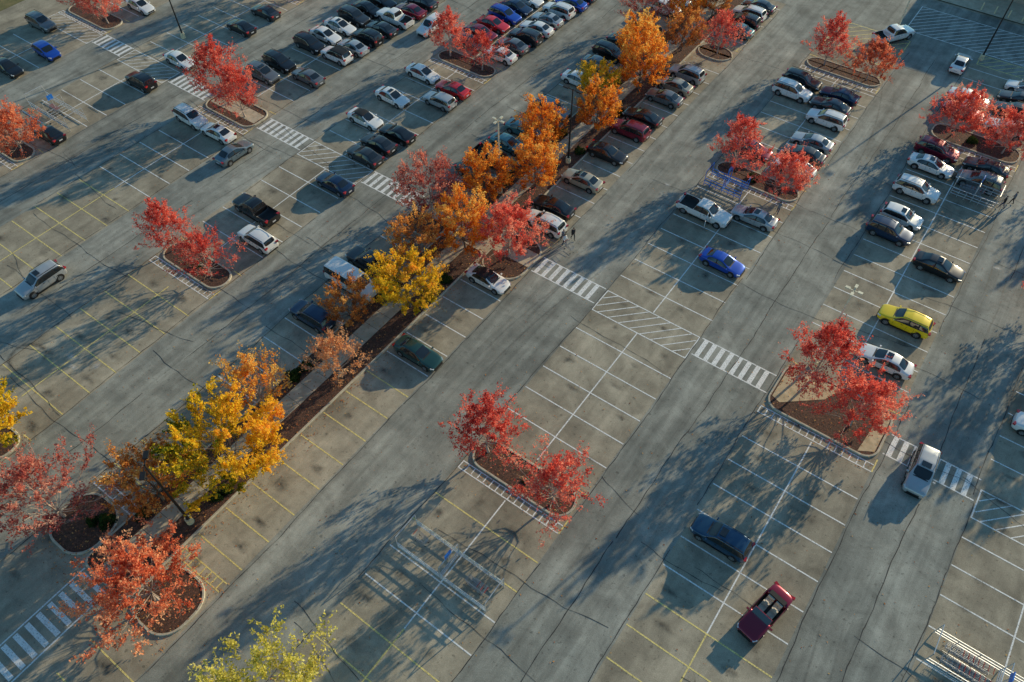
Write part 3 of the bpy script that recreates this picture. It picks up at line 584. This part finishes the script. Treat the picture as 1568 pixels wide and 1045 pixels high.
# ------------------------------------------------------------------ lamps
M_pole=simple('dark_bronze_metal',(.03,.03,.032),.5,.5); M_wlamp=simple('lamp_white_metal',(.7,.66,.5),.45,.1); M_lens=simple('lamp_lens',(.8,.8,.75),.2)
def lamp(x,y,h,pm,arms,base,k_=1):
    v=[];f=[];fm=[]
    cyl(v,f,fm,Vector((0,0,.7)),Vector((0,0,h)),.11,.065,10,0)
    cyl(v,f,fm,Vector((0,0,-.02)),Vector((0,0,.72)),.3,.28,14,1); k=len(v)-14; f.append(tuple(range(k,k+14))); fm.append(1)
    cyl(v,f,fm,Vector((0,0,.72)),Vector((0,0,.85)),.16,.1,10,0)
    def bx(c,sx,sy,sz,mi,a):
        k=len(v)
        for dz in(-1,1):
            for dx,dy in((-1,-1),(1,-1),(1,1),(-1,1)):
                q=Vector((dx*sx/2,dy*sy/2,dz*sz/2)); q.x+=c[0]; q.y+=c[1]
                v.append((q.x*math.cos(a)-q.y*math.sin(a),q.x*math.sin(a)+q.y*math.cos(a),q.z+c[2]))
        for q in((0,3,2,1),(4,5,6,7),(0,1,5,4),(1,2,6,5),(2,3,7,6),(3,0,4,7)): f.append(tuple(k+i for i in q)); fm.append(mi)
    for a in arms:
        a=math.radians(a); bx((.3*k_,0,h-.05),.55*k_,.06,.07,0,a); bx((.82*k_,0,h),.62*k_,.36*k_,.13,0,a); bx((.82*k_,0,h-.075),.5*k_,.28*k_,.02,2,a)
    mesh_obj('street_lamp',v,f,[pm,base,M_lens],fm).location=(x,y,0.02)
M_ybase=simple('painted_base',(.7,.64,.42),.7)
lamp(-35.1,5.0,9.3,M_pole,(135,-45),M_ybase); lamp(-35.0,58.8,9.5,M_pole,(0,180),M_ybase); lamp(-38.3,50.2,9.4,M_wlamp,(0,90,180,270),M_ybase,.62)
lamp(-1.3,47.9,10.2,M_wlamp,(0,90,180,270),M_ybase,.62); lamp(-2.6,107.4,9.5,M_pole,(0,180),M_ybase); lamp(-13.8,108,9.5,M_wlamp,(0,180),M_ybase,.7); lamp(-92,50.5,9.5,M_pole,(0,180),M_ybase)

# ------------------------------------------------------------------ cart corrals
M_galv=simple('galvanised_steel',(.6,.62,.64),.4,.5); M_blue=simple('blue_sign',(.02,.2,.7),.4); M_redp=simple('red_plastic',(.5,.04,.03),.5); M_wire=simple('cart_wire',(.4,.42,.45),.4,.6)
def tubes(segs,r,v,f,fm,mi):
    for a,b in segs: cyl(v,f,fm,Vector(a),Vector(b),r,r,6,mi)
def corral(x0,x1,y0,y1,col=None,sign=True):
    v=[];f=[];fm=[]; xm=(x0+x1)/2; segs=[]
    for y in (y0,y1):
        for z in (.3,.62,1.0): segs.append(((x0,y,z),(x1,y,z)))
        n=6
        for i in range(n+1): x=x0+(x1-x0)*i/n; segs.append(((x,y,0),(x,y,1.0)))
    for z in (.3,.62,1.0): segs.append(((xm,y0,z),(xm,y1,z)))
    for x in (x0,x1): segs+= [((x,y0,1.0),(x,y0,1.9)),((x,y0,1.9),(x,y1,1.9)),((x,y1,1.0),(x,y1,1.9))]
    segs+= [((xm,y0,1),(xm,y0,2.2)),((xm,y1,1),(xm,y1,2.2)),((xm,y0,2.2),(xm,y1,2.2)),((xm,(y0+y1)/2,1),(xm,(y0+y1)/2,2.5))]
    tubes(segs,.036,v,f,fm,0)
    k=len(v); ym=(y0+y1)/2
    for dz in (2.15,2.75):
        for dx,dy in((-.03,-.35),(.03,-.35),(.03,.35),(-.03,.35)): v.append((xm+dx,ym+dy,dz))
    for q in((0,3,2,1),(4,5,6,7),(0,1,5,4),(1,2,6,5),(2,3,7,6),(3,0,4,7)): f.append(tuple(k+i for i in q)); fm.append(1)
    mesh_obj('cart_corral',v,f,[col or M_galv,M_blue],fm)
corral(-20.5,-12.1,12.95,15.2); corral(14.6,23.5,28.0,30.4); corral(-94.5,-86.5,29.2,31.6); corral(1.8,6.2,78.4,80.6); corral(-20.7,-16.4,64.3,66.2,M_blue)
def cart_mesh():
    v=[];f=[];fm=[]
    B=[(-.42,-.2,.5),(.42,-.27,.5),(.42,.27,.5),(-.42,.2,.5)]; T=[(-.48,-.24,.9),(.46,-.3,1.0),(.46,.3,1.0),(-.48,.24,.9)]
    s=[]
    for i in range(4): s+= [(B[i],B[(i+1)%4]),(T[i],T[(i+1)%4]),(B[i],T[i])]
    for i in range(1,7):
        t=i/7
        for a,b in ((0,1),(3,2)):
            s.append((tuple(Vector(B[a]).lerp(Vector(B[b]),t)),tuple(Vector(T[a]).lerp(Vector(T[b]),t))))
        s.append((tuple(Vector(B[0]).lerp(Vector(B[1]),t)),tuple(Vector(B[3]).lerp(Vector(B[2]),t))))
    for t in(.33,.66):
        for i in range(4): s.append((tuple(Vector(B[i]).lerp(Vector(T[i]),t)),tuple(Vector(B[(i+1)%4]).lerp(Vector(T[(i+1)%4]),t))))
    tubes(s,.009,v,f,fm,0)
    fr=[((-.45,-.2,.15),(.5,-.27,.2)),((-.45,.2,.15),(.5,.27,.2)),((.5,-.27,.2),(.42,-.27,.55)),((.5,.27,.2),(.42,.27,.55))]; tubes(fr,.016,v,f,fm,0)
    tubes([((.6,-.26,1.02),(.6,.26,1.02))],.025,v,f,fm,1); tubes([((.46,-.3,1),(.6,-.26,1.02)),((.46,.3,1),(.6,.26,1.02))],.012,v,f,fm,0)
    for x,y in ((-.42,-.2),(-.42,.2),(.48,-.26),(.48,.26)): cyl(v,f,fm,Vector((x,y-.02,.07)),Vector((x,y+.02,.07)),.07,.07,10,2)
    me=bpy.data.meshes.new('shopping_cart'); me.from_pydata(v,[],f)
    for m_ in(M_wire,M_redp,M_tire): me.materials.append(m_)
    me.polygons.foreach_set('material_index',fm); return me
CT=cart_mesh()
def cart(x,y,a): o=link(bpy.data.objects.new('shopping_cart',CT)); o.location=(x,y,.02); o.rotation_euler[2]=math.radians(a)
for i in range(3): cart(-13.4-.35*i,14.0,0)
cart(-19.3,14.4,180)
for j,y in enumerate((28.7,29.7)):
    for i in range(7): cart(15.9+.33*i,y,0)
for i in range(5): cart(2.8+.33*i,79.5,0); cart(-92+.33*i,30.4,0)

# ------------------------------------------------------------------ people
M_skin=simple('skin',(.5,.32,.24),.6); M_hair=simple('hair',(.03,.02,.015),.8)
def person(x,y,rot,top,leg,stride=.25,arm=.2,hold=False):
    skin_v=[];E_=[];rad=[]
    def a(p,r,par=None):
        skin_v.append(p); rad.append(r); i=len(skin_v)-1
        if par is not None: E_.append((par,i))
        return i
    pel=a((0,0,.93),.135); ch=a((0.02,0,1.2),.14,pel); up=a((0.02,0,1.38),.13,ch); nk=a((.02,0,1.5),.055,up); hd0=a((.03,0,1.58),.075,nk); hd=a((.04,0,1.66),.1,hd0); a((.03,0,1.745),.07,hd)
    a((.135,0,1.645),.018,hd)
    for s in (1,-1):
        hip=a((0,.09*s,.88),.095,pel); kn=a((.5*stride*s+.04,.1*s,.5),.062,hip); an=a((stride*s-.04,.1*s,.1),.042,kn); a((stride*s+.13,.11*s,.04),.035,an)
        sh=a((.02,.17*s,1.42),.06,up)
        if hold: el=a((.05,.24*s,1.15),.045,sh); wr=a((.3,.2*s,1.08),.03,el); d=Vector((1,0,-.2))
        else: el=a((-.3*arm*s,.24*s,1.14),.045,sh); wr=a((-arm*s*.6+.05,.25*s,.9),.03,el); d=Vector((.15,0,-1))
        hm=a(tuple(Vector(skin_v[wr])+d*.07),.032,wr)
        for q in range(4):
            b0=Vector(skin_v[hm]); off=Vector((.0,(q-1.5)*.02,0)) if hold else Vector(((q-1.5)*.02,0,0))
            f1=a(tuple(b0+d*.045+off),.01,hm); a(tuple(b0+d*(.085-.008*abs(q-1.3))+off*1.1+Vector((.006,-.012*s,-.01 if hold else 0))),.008,f1)
        a(tuple(Vector(skin_v[hm])+Vector((.03,-.02*s,.01))),.01,hm)
    me=bpy.data.meshes.new('p'); me.from_pydata(skin_v,E_,[]); ob=bpy.data.objects.new('p',me); COL.objects.link(ob)
    ob.modifiers.new('k','SKIN')
    for i,r in enumerate(rad): me.skin_vertices[0].data[i].radius=(r,r*(1.25 if i in(0,1,2) else 1))
    me.skin_vertices[0].data[0].use_root=True
    sb=ob.modifiers.new('s','SUBSURF'); sb.levels=1; sb.render_levels=1
    dg=bpy.context.evaluated_depsgraph_get(); m2=bpy.data.meshes.new_from_object(ob.evaluated_get(dg)); bpy.data.objects.remove(ob)
    for m_ in (M_skin,top,leg,M_hair,M_black): m2.materials.append(m_)
    for p in m2.polygons:
        c=p.center; p.use_smooth=True
        if c.z<.09: mi=4
        elif c.z>1.66 or (c.z>1.53 and c.x<.02): mi=3
        elif c.z>1.49: mi=0
        elif abs(c.y)>.19 and c.z<1.12 and not hold: mi=0 if c.z<.9 else 1
        elif hold and c.x>.27 and c.z>1: mi=0
        elif c.z>.95: mi=1
        else: mi=2
        p.material_index=mi
    o=link(bpy.data.objects.new('person',m2)); o.location=(x,y,.02); o.rotation_euler[2]=math.radians(rot)
M_t1=simple('white_shirt',(.75,.75,.75),.8); M_t2=simple('black_jacket',(.02,.02,.025),.8); M_j=simple('jeans',(.04,.06,.12),.85); M_t3=simple('grey_shirt',(.2,.2,.22),.8)
person(-28.0,47.4,-20,M_t1,M_j,.22,hold=True); cart(-27.2,47.1,160); person(-27.8,48.7,-30,M_t2,M_t2,.2); person(-28.5,47.9,-20,M_t3,M_j,.25)
person(6.9,79.3,180,M_t2,M_j,.28); person(7.6,80.6,180,M_t3,M_t2,.2); person(-12.2,64.6,90,M_t3,M_j,.2)

# ------------------------------------------------------------------ store building
M_wall=worldmat('stucco_wall',[(.3,(.38,.33,.26)),(.7,(.48,.42,.34))],.6); M_roof=worldmat('roof_membrane',[(.3,(.4,.4,.4)),(.7,(.55,.55,.55))],.5)
bl=[((30,150,3.2),(76,50,6.4),0,0),((30,150,6.43),(75.2,49.2,.06),0,1),((30,124.9,6.7),(76.2,.3,.7),0,0),((-7.9,150,6.7),(.3,49.5,.7),0,0),((10,123.5,2.2),(16,3,4.4),0,0)]
for i in range(9): bl.append(((-4+i*7.6,124.95,2.2),(4.6,.12,2.6),0,2)); bl.append(((-.2+i*7.6,124.9,3.2),(.7,.3,6.2),0,3))
bl.append(((10,121.9,1.6),(8,.15,3),0,2))
o=link(bpy.data.objects.new('store_building',boxes('store',bl,[M_wall,M_roof,M_glass,M_conc])))
sheet('store_sidewalk',-14,90,119.5,125,.1,M_walk)
for i in range(10):
    v=[];f=[];fm=[]; cyl(v,f,fm,Vector((0,0,0)),Vector((0,0,1.0)),.09,.09,12,0); f.append(tuple(range(12,24))); fm.append(0)
    mesh_obj('bollard',v,f,[M_ybase],fm).location=(-6+i*1.8,120.2,.1)

# ------------------------------------------------------------------ light, sky, camera
EL,AZ=math.radians(15.5),math.radians(14)
w=bpy.data.worlds.new('World'); scene.world=w; w.use_nodes=True; nt=w.node_tree
sky=nt.nodes.new('ShaderNodeTexSky'); sky.sky_type='NISHITA'; sky.sun_disc=False; sky.sun_elevation=EL; sky.sun_rotation=AZ; sky.air_density=1.3; sky.dust_density=.1; sky.ozone_density=2.2
tint=mixc(nt,sky.outputs[0],(.68,1.0,1.12),1.0,'MULTIPLY')
nt.links.new(tint,nt.nodes['Background'].inputs[0]); nt.nodes['Background'].inputs[1].default_value=.125
sl=bpy.data.lights.new('sun','SUN'); sl.energy=5; sl.angle=math.radians(.5); sl.color=(1,.84,.55); so=link(bpy.data.objects.new('sun',sl))
s=Vector((math.sin(AZ)*math.cos(EL),math.cos(AZ)*math.cos(EL),math.sin(EL))); so.rotation_euler=(-s).to_track_quat('-Z','Y').to_euler(); so.location=(20,80,60)
p,yaw,roll=math.radians(52.309),math.radians(36.273),math.radians(.530)
up=np.array([0,math.cos(p),math.sin(p)]); fw=np.array([0,math.sin(p),-math.cos(p)]); rt=np.array([1,0,0])
Y=math.sin(yaw)*rt+math.cos(yaw)*fw; X=math.cos(yaw)*rt-math.sin(yaw)*fw
c_,s_=math.cos(roll),math.sin(roll); R_=np.array([[c_,-s_,0],[s_,c_,0],[0,0,1]])
M3=np.array([R_@X,R_@Y,R_@up])
cam=bpy.data.cameras.new('camera'); cam.lens=1144.1/1568*36; cam.sensor_width=36; cam.clip_end=3000
co=link(bpy.data.objects.new('camera',cam)); m4=Matrix([list(r) for r in M3]).to_4x4(); m4.translation=(0,0,55); co.matrix_world=m4
scene.camera=co
scene.view_settings.view_transform='Standard'; scene.view_settings.look='None'; scene.view_settings.exposure=0
